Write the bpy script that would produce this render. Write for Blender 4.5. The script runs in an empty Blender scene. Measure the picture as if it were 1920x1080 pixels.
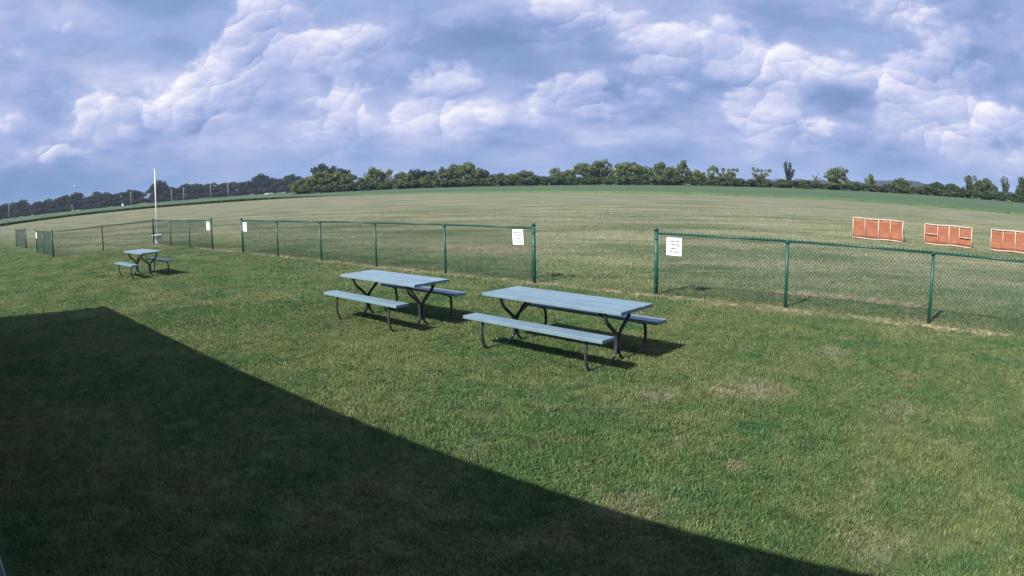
import bpy, bmesh, math, random
import numpy as np
from mathutils import Vector, Matrix
R = math.radians
random.seed(7)
scene = bpy.context.scene
COL = scene.collection

# ------------------------------------------------------------------ camera (wide security-camera lens, almost f-theta)
CAM_H = 2.259
FPX, A3 = 1241.05, 0.029126                     # theta = r/f + a (r/1000)^3, r in pixels of a 1920 px wide picture
cam_data = bpy.data.cameras.new('camera')
cam = bpy.data.objects.new('camera', cam_data)
COL.objects.link(cam)
cam_data.type = 'PANO'
cam_data.panorama_type = 'FISHEYE_LENS_POLYNOMIAL'
cam_data.sensor_fit = 'HORIZONTAL'
cam_data.sensor_width = 36.0
cam_data.sensor_height = 20.25
PX = 1920 / 36.0
cam_data.fisheye_polynomial_k0 = 0.0
cam_data.fisheye_polynomial_k1 = -PX / FPX
cam_data.fisheye_polynomial_k2 = 0.0
cam_data.fisheye_polynomial_k3 = -A3 * (PX / 1000) ** 3
cam_data.fisheye_polynomial_k4 = 0.0
cam_data.fisheye_fov = R(180)
cam_data.clip_start = 0.05
cam_data.clip_end = 8000
cam.matrix_world = Matrix.Translation((0, 0, CAM_H)) @ Matrix.Rotation(R(90 - 9.2267), 4, 'X') @ Matrix.Rotation(-0.019122, 4, 'Z')
scene.camera = cam

# ------------------------------------------------------------------ exposure
scene.view_settings.view_transform = 'Standard'
scene.view_settings.look = 'None'
scene.view_settings.gamma = 1.0
scene.view_settings.use_curve_mapping = False
scene.view_settings.exposure = 1.1
scene.render.engine = 'CYCLES'
scene.cycles.use_denoising = True
scene.cycles.max_bounces = 6
scene.cycles.transparent_max_bounces = 12

# ------------------------------------------------------------------ sun and sky
SUN_EL, SUN_AZ = 41.0, 48.0                     # light travels towards azimuth 48 deg (from +y to +x)
S2 = (math.sin(R(SUN_AZ)), math.cos(R(SUN_AZ)))
COT = 1 / math.tan(R(SUN_EL))
sun_data = bpy.data.lights.new('sun', 'SUN')
sun_data.energy = 4.2
sun_data.angle = R(0.5)
sun_data.color = (1.0, 0.94, 0.85)
sun = bpy.data.objects.new('sun', sun_data)
COL.objects.link(sun)
sun.rotation_euler = Vector((S2[0] * math.cos(R(SUN_EL)), S2[1] * math.cos(R(SUN_EL)), -math.sin(R(SUN_EL)))).to_track_quat('-Z', 'Y').to_euler()
sun.location = (-10, -8, 15)


class NT:
    """small helper to write node maths as expressions"""
    def __init__(self, tree):
        self.t = tree; self.n = tree.nodes; self.l = tree.links
    def new(self, kind, **kw):
        n = self.n.new(kind)
        for k, v in kw.items(): setattr(n, k, v)
        return n
    def put(self, sock, v):
        if isinstance(v, bpy.types.NodeSocket): self.l.new(v, sock)
        elif v is not None: sock.default_value = v
    def m(self, op, a, b=None, c=None, clamp=False):
        n = self.new('ShaderNodeMath', operation=op, use_clamp=clamp)
        self.put(n.inputs[0], a); self.put(n.inputs[1], b); self.put(n.inputs[2], c)
        return n.outputs[0]
    def add(self, a, b): return self.m('ADD', a, b)
    def sub(self, a, b): return self.m('SUBTRACT', a, b)
    def mul(self, a, b): return self.m('MULTIPLY', a, b)
    def div(self, a, b): return self.m('DIVIDE', a, b)
    def vm(self, op, a, b=None, s=None):
        n = self.new('ShaderNodeVectorMath', operation=op)
        self.put(n.inputs[0], a); self.put(n.inputs[1], b)
        if s is not None: self.put(n.inputs['Scale'], s)
        return n.outputs['Value'] if op in ('DOT_PRODUCT', 'LENGTH', 'DISTANCE') else n.outputs[0]
    def noise(self, vec, scale, detail=3, rough=0.5, dist=0.0, lac=2.0, out='Fac'):
        n = self.new('ShaderNodeTexNoise')
        self.put(n.inputs['Vector'], vec); n.inputs['Scale'].default_value = scale; n.inputs['Detail'].default_value = detail
        n.inputs['Roughness'].default_value = rough; n.inputs['Distortion'].default_value = dist; n.inputs['Lacunarity'].default_value = lac
        return n.outputs[out]
    def sm(self, v, lo, hi, a=0.0, b=1.0):      # smoothstep
        n = self.new('ShaderNodeMapRange', interpolation_type='SMOOTHSTEP')
        self.put(n.inputs[0], v)
        for i, q in enumerate((lo, hi, a, b)): self.put(n.inputs[i + 1], q)
        return n.outputs[0]
    def lin(self, v, lo, hi, a=0.0, b=1.0):
        n = self.new('ShaderNodeMapRange')
        self.put(n.inputs[0], v)
        for i, q in enumerate((lo, hi, a, b)): self.put(n.inputs[i + 1], q)
        return n.outputs[0]
    def mix(self, f, a, b, mode='MIX'):
        n = self.new('ShaderNodeMix', data_type='RGBA', blend_type=mode)
        self.put(n.inputs[0], f)
        for s, v in ((n.inputs[6], a), (n.inputs[7], b)):
            if isinstance(v, tuple) and len(v) == 3: v = (*v, 1)
            self.put(s, v)
        return n.outputs[2]
    def ramp(self, f, stops, interp='LINEAR'):
        n = self.new('ShaderNodeValToRGB'); cr = n.color_ramp; cr.interpolation = interp
        while len(cr.elements) < len(stops): cr.elements.new(0.5)
        for e, (p, c) in zip(cr.elements, stops): e.position = p; e.color = (*c, 1)
        self.put(n.inputs[0], f)
        return n.outputs[0]
    def xyz(self, v):
        n = self.new('ShaderNodeSeparateXYZ'); self.put(n.inputs[0], v); return n.outputs
    def comb(self, x, y, z):
        n = self.new('ShaderNodeCombineXYZ')
        for s, v in zip(n.inputs, (x, y, z)): self.put(s, v)
        return n.outputs[0]


def build_world():
    w = bpy.data.worlds.new('World'); scene.world = w; w.use_nodes = True
    t = NT(w.node_tree); t.n.clear()
    sky = t.new('ShaderNodeTexSky', sky_type='NISHITA', sun_disc=False)
    sky.sun_elevation = R(SUN_EL); sky.sun_rotation = R(SUN_AZ + 180)
    sky.air_density = 1.0; sky.dust_density = 1.5; sky.ozone_density = 1.5
    d = t.new('ShaderNodeTexCoord').outputs['Generated']
    x, y, z = t.xyz(d)
    DEG = 57.29578
    az = t.mul(t.m('ARCTAN2', x, y), DEG)
    el = t.mul(t.m('ARCSINE', t.m('MAXIMUM', z, -0.02)), DEG)
    k = t.div(1.0, t.add(t.m('MAXIMUM', z, -0.02), 0.30))
    P = t.comb(t.mul(x, k), t.mul(y, k), t.mul(z, 2.0))        # flattened towards the horizon
    Q = t.vm('MULTIPLY', d, (1.0, 1.0, 1.45))
    wv = t.vm('SUBTRACT', t.noise(Q, 9.0, 4, 0.62, out='Color'), (0.5, 0.5, 0.5))
    wx, wy, _ = t.xyz(wv)
    here = t.comb(t.add(az, t.mul(wx, 9.0)), t.add(el, t.mul(wy, 5.0)), 0.0)
    elw = t.add(el, t.mul(wy, 3.5))
    wq = t.vm('SUBTRACT', t.noise(Q, 11.0, 1, 0.4, out='Color'), (0.5, 0.5, 0.5))
    Qw = t.vm('ADD', t.vm('ADD', Q, t.vm('SCALE', wq, s=0.055)), t.vm('SCALE', wv, s=0.045))
    F = shade = None
    for sc, fa, sa in SKY_LOBES:                                # round lobes on round lobes, each lit from the sun's side
        v = t.new('ShaderNodeTexVoronoi', feature='F1'); v.inputs['Scale'].default_value = sc
        t.put(v.inputs['Vector'], Qw)
        dl = t.vm('DOT_PRODUCT', t.vm('SUBTRACT', Qw, v.outputs['Position']), (-0.60 * sc, -0.10 * sc, 0.85 * sc))
        f = t.mul(t.sub(0.40, v.outputs['Distance']), fa); s = t.mul(dl, sa)
        F = f if F is None else t.add(F, f); shade = s if shade is None else t.add(shade, s)
    soft = t.sub(t.noise(P, 2.6, 4, 0.55), 0.5)
    heaps = lit = None
    for (a0, e0, sa, se, amp) in SKY_HEAPS:
        q = t.vm('MULTIPLY', t.vm('SUBTRACT', here, (a0, e0, 0)), (1 / sa, 1 / se, 0))
        g = t.mul(t.m('POWER', 2.718, t.mul(t.vm('DOT_PRODUCT', q, q), -1.0)), amp)
        s = t.mul(g, t.vm('DOT_PRODUCT', q, (-0.30, 0.75, 0)))  # heaps are lit on the upper side towards the sun
        heaps = g if heaps is None else t.add(heaps, g); lit = s if lit is None else t.add(lit, s)
    grey = None
    for (a0, e0, sa, se, amp) in SKY_GREY:
        q = t.vm('MULTIPLY', t.vm('SUBTRACT', here, (a0, e0, 0)), (1 / sa, 1 / se, 0))
        g = t.mul(t.m('POWER', 2.718, t.mul(t.vm('DOT_PRODUCT', q, q), -1.0)), amp)
        grey = g if grey is None else t.add(grey, g)
    F = t.add(t.add(heaps, F), t.mul(soft, 1.1))
    m = t.sm(F, 0.06, 0.36)
    msoft = t.sm(F, -0.3, 0.6)
    kb = t.add(t.add(0.45, t.mul(soft, 1.3)), t.mul(shade, 0.12))
    kb = t.sub(t.add(kb, t.mul(msoft, 0.08)), t.mul(grey, 0.34))
    ki = t.add(t.add(0.70, t.mul(lit, 0.50)), t.add(t.mul(shade, 0.66), t.mul(soft, 0.9)))
    ki = t.sub(ki, t.mul(grey, 0.38))
    kk = t.add(kb, t.mul(t.sub(ki, kb), m))
    stops = [(0.0, (0.138, 0.222, 0.430)), (0.22, (0.208, 0.298, 0.545)), (0.42, (0.315, 0.398, 0.655)), (0.62, (0.450, 0.500, 0.735)), (0.82, (0.630, 0.645, 0.815)), (1.0, (0.86, 0.835, 0.885))]
    col = t.ramp(kk, stops)
    # distant rain-blue air under the cloud deck near the horizon
    col = t.mix(t.mul(t.sm(elw, 0.0, 5.0, 1.0, 0.0), 0.75), col, (0.190, 0.310, 0.570))
    dark = t.mul(t.sm(az, -14, -46, 0.0, 1.0), t.sm(elw, 0.5, 6.0, 1.0, 0.0))
    col = t.mix(t.mul(dark, 0.75), col, (0.085, 0.205, 0.400))
    STR = 0.10                                    # picture values -> scene radiance
    cloud = t.mix(1.0, col, tuple([SKY_GAIN / (2 ** scene.view_settings.exposure) / STR] * 3), 'MULTIPLY')
    gap = t.mul(t.mul(t.sub(1.0, msoft), t.sm(soft, 0.02, -0.14)), t.sm(el, 6.0, 14.0, 0.0, 0.2))
    final = t.mix(gap, cloud, sky.outputs[0])
    bg = t.new('ShaderNodeBackground'); bg.inputs['Strength'].default_value = STR
    t.l.new(final, bg.inputs['Color'])
    o = t.new('ShaderNodeOutputWorld'); t.l.new(bg.outputs[0], o.inputs['Surface'])
    w.cycles.sampling_method = 'MANUAL'; w.cycles.sample_map_resolution = 256


SKY_GAIN = 1.14
SKY_LOBES = ((9.5, 0.62, 0.36), (21.0, 0.36, 0.24), (46.0, 0.24, 0.12))
SKY_HEAPS = [(-21.5, 15.0, 3.2, 4.0, 1.1), (-24.5, 9.5, 3.6, 3.2, 1.0), (-29, 7.0, 4.0, 2.2, 0.7), (-14.5, 12.0, 4.5, 1.6, 0.8), (-14.5, 6.6, 2.0, 3.0, 1.1), (-6.0, 8.0, 4.0, 2.0, 0.75),
             (-6.0, 5.2, 3.4, 1.2, 0.7), (6.0, 7.4, 4.0, 1.5, 0.85), (7.0, 14.2, 4.5, 1.6, 0.7), (15.5, 11.0, 4.2, 3.4, 0.8), (22, 9.0, 2.8, 2.8, 1.1),
             (24.5, 4.8, 3.6, 1.5, 0.95), (35, 8.8, 5.0, 3.6, 0.9), (42, 6.0, 4.5, 2.4, 0.75), (35, 14.8, 4.5, 1.2, 0.6), (-37, 7.5, 3.0, 2.2, 0.7), (-40, 4.2, 3.4, 1.2, 0.7)]
SKY_GREY = [(-2, 12.4, 9.0, 2.2, 1.0), (9, 9.6, 4.0, 2.2, 0.7), (28, 8.0, 3.0, 1.4, 0.7), (42, 13.0, 6.0, 3.5, 0.9), (24, 14.0, 7.0, 1.8, 0.5), (-17, 8.2, 3.2, 2.6, 0.5), (-42, 11, 5.0, 3.0, 0.3), (33, 4.0, 7.0, 1.2, 0.5)]
build_world()

# ------------------------------------------------------------------ building-aligned ground axes (the clubhouse wall, the fences and the mowing follow them)
U = Vector((0.763, -0.6464, 0)); N = Vector((0.6464, 0.763, 0))
def un(a, b, z=0.0):
    v = U * a + N * b
    return Vector((v.x, v.y, z))

# ------------------------------------------------------------------ helpers
def link(o, parent=None):
    COL.objects.link(o)
    if parent is not None: o.parent = parent
    return o
def tag(o, label=None, cat=None, group=None, kind=None):
    if label: o['label'] = label
    if cat: o['category'] = cat
    if group: o['group'] = group
    if kind: o['kind'] = kind
    return o
def empty(name, loc=(0, 0, 0), rz=0.0):
    o = bpy.data.objects.new(name, None); o.empty_display_size = 0.2
    link(o); o.location = loc; o.rotation_euler = (0, 0, rz)
    return o
class MB:
    """collects verts and faces for one mesh"""
    def __init__(self): self.v = []; self.f = []; self.smooth = []
    def poly(self, pts, smooth=False):
        b = len(self.v); self.v += [tuple(p) for p in pts]; self.f.append(tuple(range(b, b + len(pts)))); self.smooth.append(smooth)
    def hexa(self, p):                           # 8 points: bottom ring, top ring
        b = len(self.v); self.v += [tuple(q) for q in p]
        for q in ((3, 2, 1, 0), (4, 5, 6, 7), (0, 1, 5, 4), (1, 2, 6, 5), (2, 3, 7, 6), (3, 0, 4, 7)):
            self.f.append(tuple(b + k for k in q)); self.smooth.append(False)
    def box(self, c, s):
        x, y, z = c; a, b, d = (k / 2 for k in s)
        self.hexa([(x - a, y - b, z - d), (x + a, y - b, z - d), (x + a, y + b, z - d), (x - a, y + b, z - d),
                   (x - a, y - b, z + d), (x + a, y - b, z + d), (x + a, y + b, z + d), (x - a, y + b, z + d)])
    def chamfer_box(self, c, s, e):              # box with chamfered upper and lower rims
        x, y, z = c; a, b, d = (k / 2 for k in s)
        rings = [(a - e, b - e, -d), (a, b, -d + e), (a, b, d - e), (a - e, b - e, d)]
        base = len(self.v)
        for (p, q, h) in rings: self.v += [(x - p, y - q, z + h), (x + p, y - q, z + h), (x + p, y + q, z + h), (x - p, y + q, z + h)]
        for k in range(3):
            for i in range(4):
                j = (i + 1) % 4
                self.f.append((base + k * 4 + i, base + k * 4 + j, base + k * 4 + 4 + j, base + k * 4 + 4 + i)); self.smooth.append(False)
        self.f.append((base + 3, base + 2, base + 1, base)); self.f.append((base + 12, base + 13, base + 14, base + 15)); self.smooth += [False, False]
    def tube(self, pts, r, n=8, cap=True, smooth=True):
        pts = [Vector(p) for p in pts]; rs = r if isinstance(r, (list, tuple)) else [r] * len(pts)
        base = len(self.v); up = None
        for i, p in enumerate(pts):
            d = (pts[min(i + 1, len(pts) - 1)] - pts[max(i - 1, 0)]).normalized()
            if up is None: up = Vector((0, 0, 1)) if abs(d.z) < 0.9 else Vector((1, 0, 0))
            s = d.cross(up).normalized(); up = s.cross(d).normalized()
            for k in range(n):
                a = 2 * math.pi * k / n
                q = p + (s * math.cos(a) + up * math.sin(a)) * rs[i]
                self.v.append(tuple(q))
        for i in range(len(pts) - 1):
            for k in range(n):
                k2 = (k + 1) % n
                self.f.append((base + i * n + k, base + i * n + k2, base + (i + 1) * n + k2, base + (i + 1) * n + k)); self.smooth.append(smooth)
        if cap:
            self.f.append(tuple(base + k for k in reversed(range(n)))); self.smooth.append(False)
            e = base + (len(pts) - 1) * n
            self.f.append(tuple(e + k for k in range(n))); self.smooth.append(False)
    def mesh(self, name, mat):
        me = bpy.data.meshes.new(name); me.from_pydata(self.v, [], self.f)
        me.polygons.foreach_set('use_smooth', self.smooth)
        if mat: me.materials.append(mat)
        me.update(); return me
    def build(self, name, mat, parent=None):
        return link(bpy.data.objects.new(name, self.mesh(name, mat)), parent)
def copy_tree(o, parent=None):
    c = o.copy(); COL.objects.link(c); c.parent = parent
    for ch in list(o.children): copy_tree(ch, c)
    return c
def spline(pts, k=6):                            # Catmull-Rom
    P = [Vector(p) for p in pts]; P = [P[0] * 2 - P[1]] + P + [P[-1] * 2 - P[-2]]; out = []
    for i in range(1, len(P) - 2):
        for j in range(k):
            s = j / k
            out.append(0.5 * ((2 * P[i]) + (P[i + 1] - P[i - 1]) * s + (2 * P[i - 1] - 5 * P[i] + 4 * P[i + 1] - P[i + 2]) * s * s + (-P[i - 1] + 3 * P[i] - 3 * P[i + 1] + P[i + 2]) * s ** 3))
    out.append(P[-2]); return out

# ------------------------------------------------------------------ materials
def material(name):
    m = bpy.data.materials.new(name); m.use_nodes = True
    t = NT(m.node_tree); b = t.n['Principled BSDF']
    return m, t, b
def simple(name, col, rough=0.6, metal=0.0, var=0.12, scale=6.0, bump=0.0, spec=0.5, world=False, dirt=None):
    m, t, b = material(name)
    co = t.new('ShaderNodeNewGeometry').outputs['Position'] if world else t.new('ShaderNodeTexCoord').outputs['Object']
    f = t.noise(co, scale, 5, 0.6)
    c = t.mix(t.sm(f, 0.3, 0.7), tuple(k * (1 - var) for k in col), tuple(min(1, k * (1 + var)) for k in col))
    if dirt: c = t.mix(t.mul(t.sm(t.noise(co, scale * 0.6, 6, 0.7), 0.52, 0.72), dirt[3]), c, dirt[:3])
    t.l.new(c, b.inputs['Base Color']); b.inputs['Roughness'].default_value = rough; b.inputs['Metallic'].default_value = metal
    b.inputs['Specular IOR Level'].default_value = spec
    if bump:
        bp = t.new('ShaderNodeBump'); bp.inputs['Strength'].default_value = bump; bp.inputs['Distance'].default_value = 0.01
        t.l.new(t.noise(co, scale * 6, 4, 0.6), bp.inputs['Height']); t.l.new(bp.outputs[0], b.inputs['Normal'])
    return m

# bare and dry spots of the lawn that have a place of their own: x, y, radius, weight
BARE = [(2.69, 6.59, .55, .8), (2.35, 6.62, .4, .7), (1.56, 6.51, .28, .7), (1.78, 4.66, .13, 1.0), (4.36, 7.92, .4, .8), (.79, 4.10, .35, .55), (2.33, 3.2, .4, .5), (3.97, 5.5, .5, .4),
        (-1.2, 22.4, 1.2, 1.5), (.2, 22.0, 1.1, 1.5), (-2.3, 22.8, 1.0, 1.4), (5.6, 12.45, .45, 1.4), (6.1, 12.3, .55, 1.6), (6.7, 11.95, .55, 1.6), (7.3, 11.4, .5, 1.5), (7.8, 10.85, .4, 1.3), (9.4, 16.6, .5, 1.1), (10.2, 15.9, .5, 1.0), (4.6, 11.15, .5, .9), (7.1, 9.3, .5, .8), (.4, 14.6, .5, .8), (-3.8, 18.1, .5, .8)]

def lawn_group():
    g = bpy.data.node_groups.new('turf_colour', 'ShaderNodeTree')
    g.interface.new_socket('Colour', in_out='OUTPUT', socket_type='NodeSocketColor')
    g.interface.new_socket('Dry', in_out='OUTPUT', socket_type='NodeSocketFloat')
    t = NT(g)
    pos = t.new('ShaderNodeNewGeometry').outputs['Position']
    a = t.vm('DOT_PRODUCT', pos, tuple(U)); b = t.vm('DOT_PRODUCT', pos, tuple(N))
    flat = t.comb(a, b, 0.0)
    big = t.noise(flat, 0.33, 4, 0.6); med = t.noise(flat, 1.15, 5, 0.62); fine = t.noise(flat, 7.0, 4, 0.65); tiny = t.noise(flat, 42.0, 3, 0.7)
    green = t.mix(t.sm(t.add(t.mul(big, 0.55), t.mul(med, 0.45)), 0.38, 0.62), (0.072, 0.128, 0.049), (0.138, 0.168, 0.072))
    lush = t.sm(t.noise(t.vm('ADD', flat, (31, 7, 0)), 0.8, 4, 0.6), 0.54, 0.68)
    green = t.mix(t.mul(lush, 0.75), green, (0.046, 0.122, 0.046))
    straw_m = t.sm(t.add(t.mul(t.noise(t.vm('ADD', flat, (9, 3, 0)), 1.7, 6, 0.68), 0.8), t.mul(fine, 0.2)), 0.52, 0.70)
    col = t.mix(t.mul(t.m('MULTIPLY', straw_m, t.sm(b, 3.0, 9.0, 0.8, 1.25)), 0.52), green, (0.235, 0.212, 0.140))
    # the flying field beyond the fence: drier, patchy, combed along the mowing direction
    c_ = t.vm('DOT_PRODUCT', pos, (0.94, -0.34, 0)); e_ = t.vm('DOT_PRODUCT', pos, (0.34, 0.94, 0)); mow = t.comb(c_, e_, 0.0)
    out = t.sm(t.add(b, t.mul(t.sub(med, 0.5), 3.0)), 9.0, 19.0)
    out = t.m('MAXIMUM', out, t.mul(t.sm(t.add(b, t.mul(t.sub(med, 0.5), 2.0)), 3.5, 9.0), t.sm(a, -30.0, -37.0)))
    far = t.sm(b, 16.0, 60.0)
    streak = t.noise(t.vm('MULTIPLY', mow, (0.10, 0.26, 1.0)), 1.0, 6, 0.70)
    streak2 = t.noise(t.vm('MULTIPLY', t.vm('ADD', mow, (40, 11, 0)), (0.13, 0.34, 1.0)), 1.0, 5, 0.66)
    streak3 = t.noise(t.vm('MULTIPLY', t.vm('ADD', mow, (7, 61, 0)), (0.22, 0.75, 1.0)), 1.0, 5, 0.7)
    hay = t.mix(t.sm(streak, 0.36, 0.62), (0.132, 0.172, 0.098), (0.300, 0.295, 0.205))
    hay = t.mix(t.mul(t.sm(streak2, 0.52, 0.66), 0.60), hay, (0.085, 0.128, 0.065))
    hay = t.mix(t.mul(t.sm(streak3, 0.60, 0.70), 0.75), hay, (0.420, 0.395, 0.300))
    hay = t.mix(t.mul(far, 0.35), hay, t.mix(t.sm(streak2, 0.35, 0.65), (0.380, 0.370, 0.270), (0.215, 0.240, 0.155)))
    col = t.mix(t.mul(out, 0.88), col, hay)
    # killed grass along the fence line
    wig = t.mul(t.sub(t.noise(flat, 1.9, 4, 0.6), 0.5), 0.42)
    fl = t.m('ABSOLUTE', t.add(t.sub(b, 11.38), wig))
    along = t.sm(a, -28.5, -27.5)
    dead = t.mul(t.mul(t.sm(fl, 0.06, 0.26, 1.0, 0.0), along), t.sm(t.noise(flat, 1.4, 3, 0.6), 0.40, 0.60, 0.15, 0.95))
    dry = dead
    for (px, py, r, wgt) in BARE:
        q = t.m('ADD', t.vm('DISTANCE', pos, (px, py, 0)), t.mul(t.sub(fine, 0.5), r * 2.2))
        dry = t.m('MAXIMUM', dry, t.mul(t.sm(q, r * 0.10, r * 1.25, 1.0, 0.0), wgt * 0.62))
    tan = t.mix(t.sm(fine, 0.35, 0.65), (0.185, 0.150, 0.105), (0.400, 0.355, 0.270))
    col = t.mix(dry, col, tan)
    col = t.mix(1.0, col, t.mix(t.sm(t.add(t.mul(fine, .5), t.mul(tiny, .5)), 0.3, 0.7), (0.66, 0.68, 0.66), (1.28, 1.26, 1.24)), 'MULTIPLY')
    o = t.new('NodeGroupOutput'); t.l.new(col, o.inputs['Colour']); t.l.new(dry, o.inputs['Dry'])
    return g
TURF = lawn_group()
def turf_ground():
    m, t, b = material('turf_ground')
    gn = t.new('ShaderNodeGroup'); gn.node_tree = TURF
    c = t.mix(1.0, gn.outputs['Colour'], (0.66, 0.65, 0.64), 'MULTIPLY')  # evenly darkened, standing in for the blades' self-shadowing
    pos = t.new('ShaderNodeNewGeometry').outputs['Position']
    t.l.new(c, b.inputs['Base Color']); b.inputs['Roughness'].default_value = 0.95; b.inputs['Specular IOR Level'].default_value = 0.1
    bp = t.new('ShaderNodeBump'); bp.inputs['Strength'].default_value = 0.9; bp.inputs['Distance'].default_value = 0.05
    h = t.add(t.mul(t.noise(pos, 14.0, 4, 0.7), 0.6), t.mul(t.noise(pos, 3.0, 4, 0.6), 1.0))
    t.l.new(h, bp.inputs['Height']); t.l.new(bp.outputs[0], b.inputs['Normal'])
    return m
def turf_blade():
    m, t, b = material('turf_blade')
    gn = t.new('ShaderNodeGroup'); gn.node_tree = TURF
    rnd = t.new('ShaderNodeObjectInfo').outputs['Random']
    c = t.mix(1.0, gn.outputs['Colour'], t.ramp(rnd, [(0, (0.96, 1.02, 0.96)), (0.5, (1.22, 1.24, 1.16)), (0.9, (1.40, 1.40, 1.3)), (1, (1.75, 1.65, 1.55))]), 'MULTIPLY')
    t.l.new(c, b.inputs['Base Color']); b.inputs['Roughness'].default_value = 0.55; b.inputs['Specular IOR Level'].default_value = 0.25
    tr = t.new('ShaderNodeBsdfTranslucent'); t.l.new(c, tr.inputs[0])
    mx = t.new('ShaderNodeMixShader'); mx.inputs[0].default_value = 0.35
    t.l.new(b.outputs[0], mx.inputs[1]); t.l.new(tr.outputs[0], mx.inputs[2])
    t.l.new(mx.outputs[0], t.n['Material Output'].inputs['Surface'])
    return m
def foliage(name, lo, hi, tr=0.3):
    m, t, b = material(name)
    oi = t.new('ShaderNodeObjectInfo'); pos = t.new('ShaderNodeNewGeometry').outputs['Position']
    f = t.noise(pos, 0.45, 3, 0.6); f2 = t.new('ShaderNodeNewGeometry').outputs['Random Per Island']
    c = t.mix(t.sm(t.add(t.mul(f, 0.6), t.mul(f2, 0.4)), 0.25, 0.75), lo, hi)
    c = t.mix(1.0, c, t.ramp(oi.outputs['Random'], [(0, (0.80, 0.86, 0.88)), (0.5, (1.0, 1.0, 1.0)), (1, (1.16, 1.12, 1.04))]), 'MULTIPLY')
    t.l.new(c, b.inputs['Base Color']); b.inputs['Roughness'].default_value = 0.7; b.inputs['Specular IOR Level'].default_value = 0.15
    tl = t.new('ShaderNodeBsdfTranslucent'); t.l.new(c, tl.inputs[0])
    mx = t.new('ShaderNodeMixShader'); mx.inputs[0].default_value = tr
    t.l.new(b.outputs[0], mx.inputs[1]); t.l.new(tl.outputs[0], mx.inputs[2])
    t.l.new(mx.outputs[0], t.n['Material Output'].inputs['Surface'])
    return m
def crop_mat():
    m, t, b = material('crop_leaves')
    pos = t.new('ShaderNodeNewGeometry').outputs['Position']
    a = t.vm('DOT_PRODUCT', pos, tuple(U)); bb = t.vm('DOT_PRODUCT', pos, tuple(N)); flat = t.comb(a, bb, 0.0)
    s = t.noise(t.vm('MULTIPLY', flat, (0.02, 0.12, 1)), 1.0, 5, 0.6); f = t.noise(pos, 1.5, 4, 0.65)
    c = t.mix(t.sm(s, 0.35, 0.65), (0.046, 0.092, 0.046), (0.078, 0.124, 0.050))
    c = t.mix(t.sm(f, 0.35, 0.7), t.mix(1.0, c, (0.75, 0.78, 0.75), 'MULTIPLY'), c)
    t.l.new(c, b.inputs['Base Color']); b.inputs['Roughness'].default_value = 0.8; b.inputs['Specular IOR Level'].default_value = 0.2
    return m
def table_paint():
    m, t, b = material('table_paint')
    co = t.new('ShaderNodeTexCoord').outputs['Object']; oi = t.new('ShaderNodeObjectInfo').outputs['Random']
    co2 = t.vm('ADD', co, t.comb(t.mul(oi, 17.0), t.mul(oi, 9.0), 0.0))
    grain = t.noise(t.vm('MULTIPLY', co2, (1.5, 22, 22)), 2.0, 5, 0.6)
    blot = t.noise(co2, 2.2, 4, 0.6)
    c = t.mix(t.sm(t.add(t.mul(grain, .5), t.mul(blot, .5)), 0.35, 0.65), (0.120, 0.192, 0.236), (0.165, 0.240, 0.285))
    wear = t.sm(t.add(t.mul(t.noise(t.vm('MULTIPLY', co2, (1.2, 9, 9)), 2.4, 6, 0.72), 0.8), t.mul(grain, 0.2)), 0.585, 0.66)
    c = t.mix(t.mul(wear, 0.75), c, (0.30, 0.31, 0.28))
    c = t.mix(1.0, c, t.ramp(oi, [(0, (0.90, 0.92, 0.94)), (1, (1.08, 1.07, 1.05))]), 'MULTIPLY')
    t.l.new(c, b.inputs['Base Color']); b.inputs['Roughness'].default_value = 0.42; b.inputs['Specular IOR Level'].default_value = 0.5
    bp = t.new('ShaderNodeBump'); bp.inputs['Strength'].default_value = 0.25; bp.inputs['Distance'].default_value = 0.004
    t.l.new(grain, bp.inputs['Height']); t.l.new(bp.outputs[0], b.inputs['Normal'])
    return m
def net_orange():
    m, t, b = material('orange_netting')
    co = t.new('ShaderNodeTexCoord').outputs['Object']; oi = t.new('ShaderNodeObjectInfo').outputs['Random']
    co = t.vm('ADD', co, t.comb(t.mul(oi, 13.0), 0.0, t.mul(oi, 5.0)))
    f = t.noise(t.vm('MULTIPLY', co, (1.5, 1.5, 6)), 2.0, 5, 0.65)
    c = t.mix(t.sm(f, 0.3, 0.7), (0.205, 0.066, 0.034), (0.285, 0.105, 0.050))
    t.l.new(c, b.inputs['Base Color']); b.inputs['Roughness'].default_value = 0.7
    return m
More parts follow.
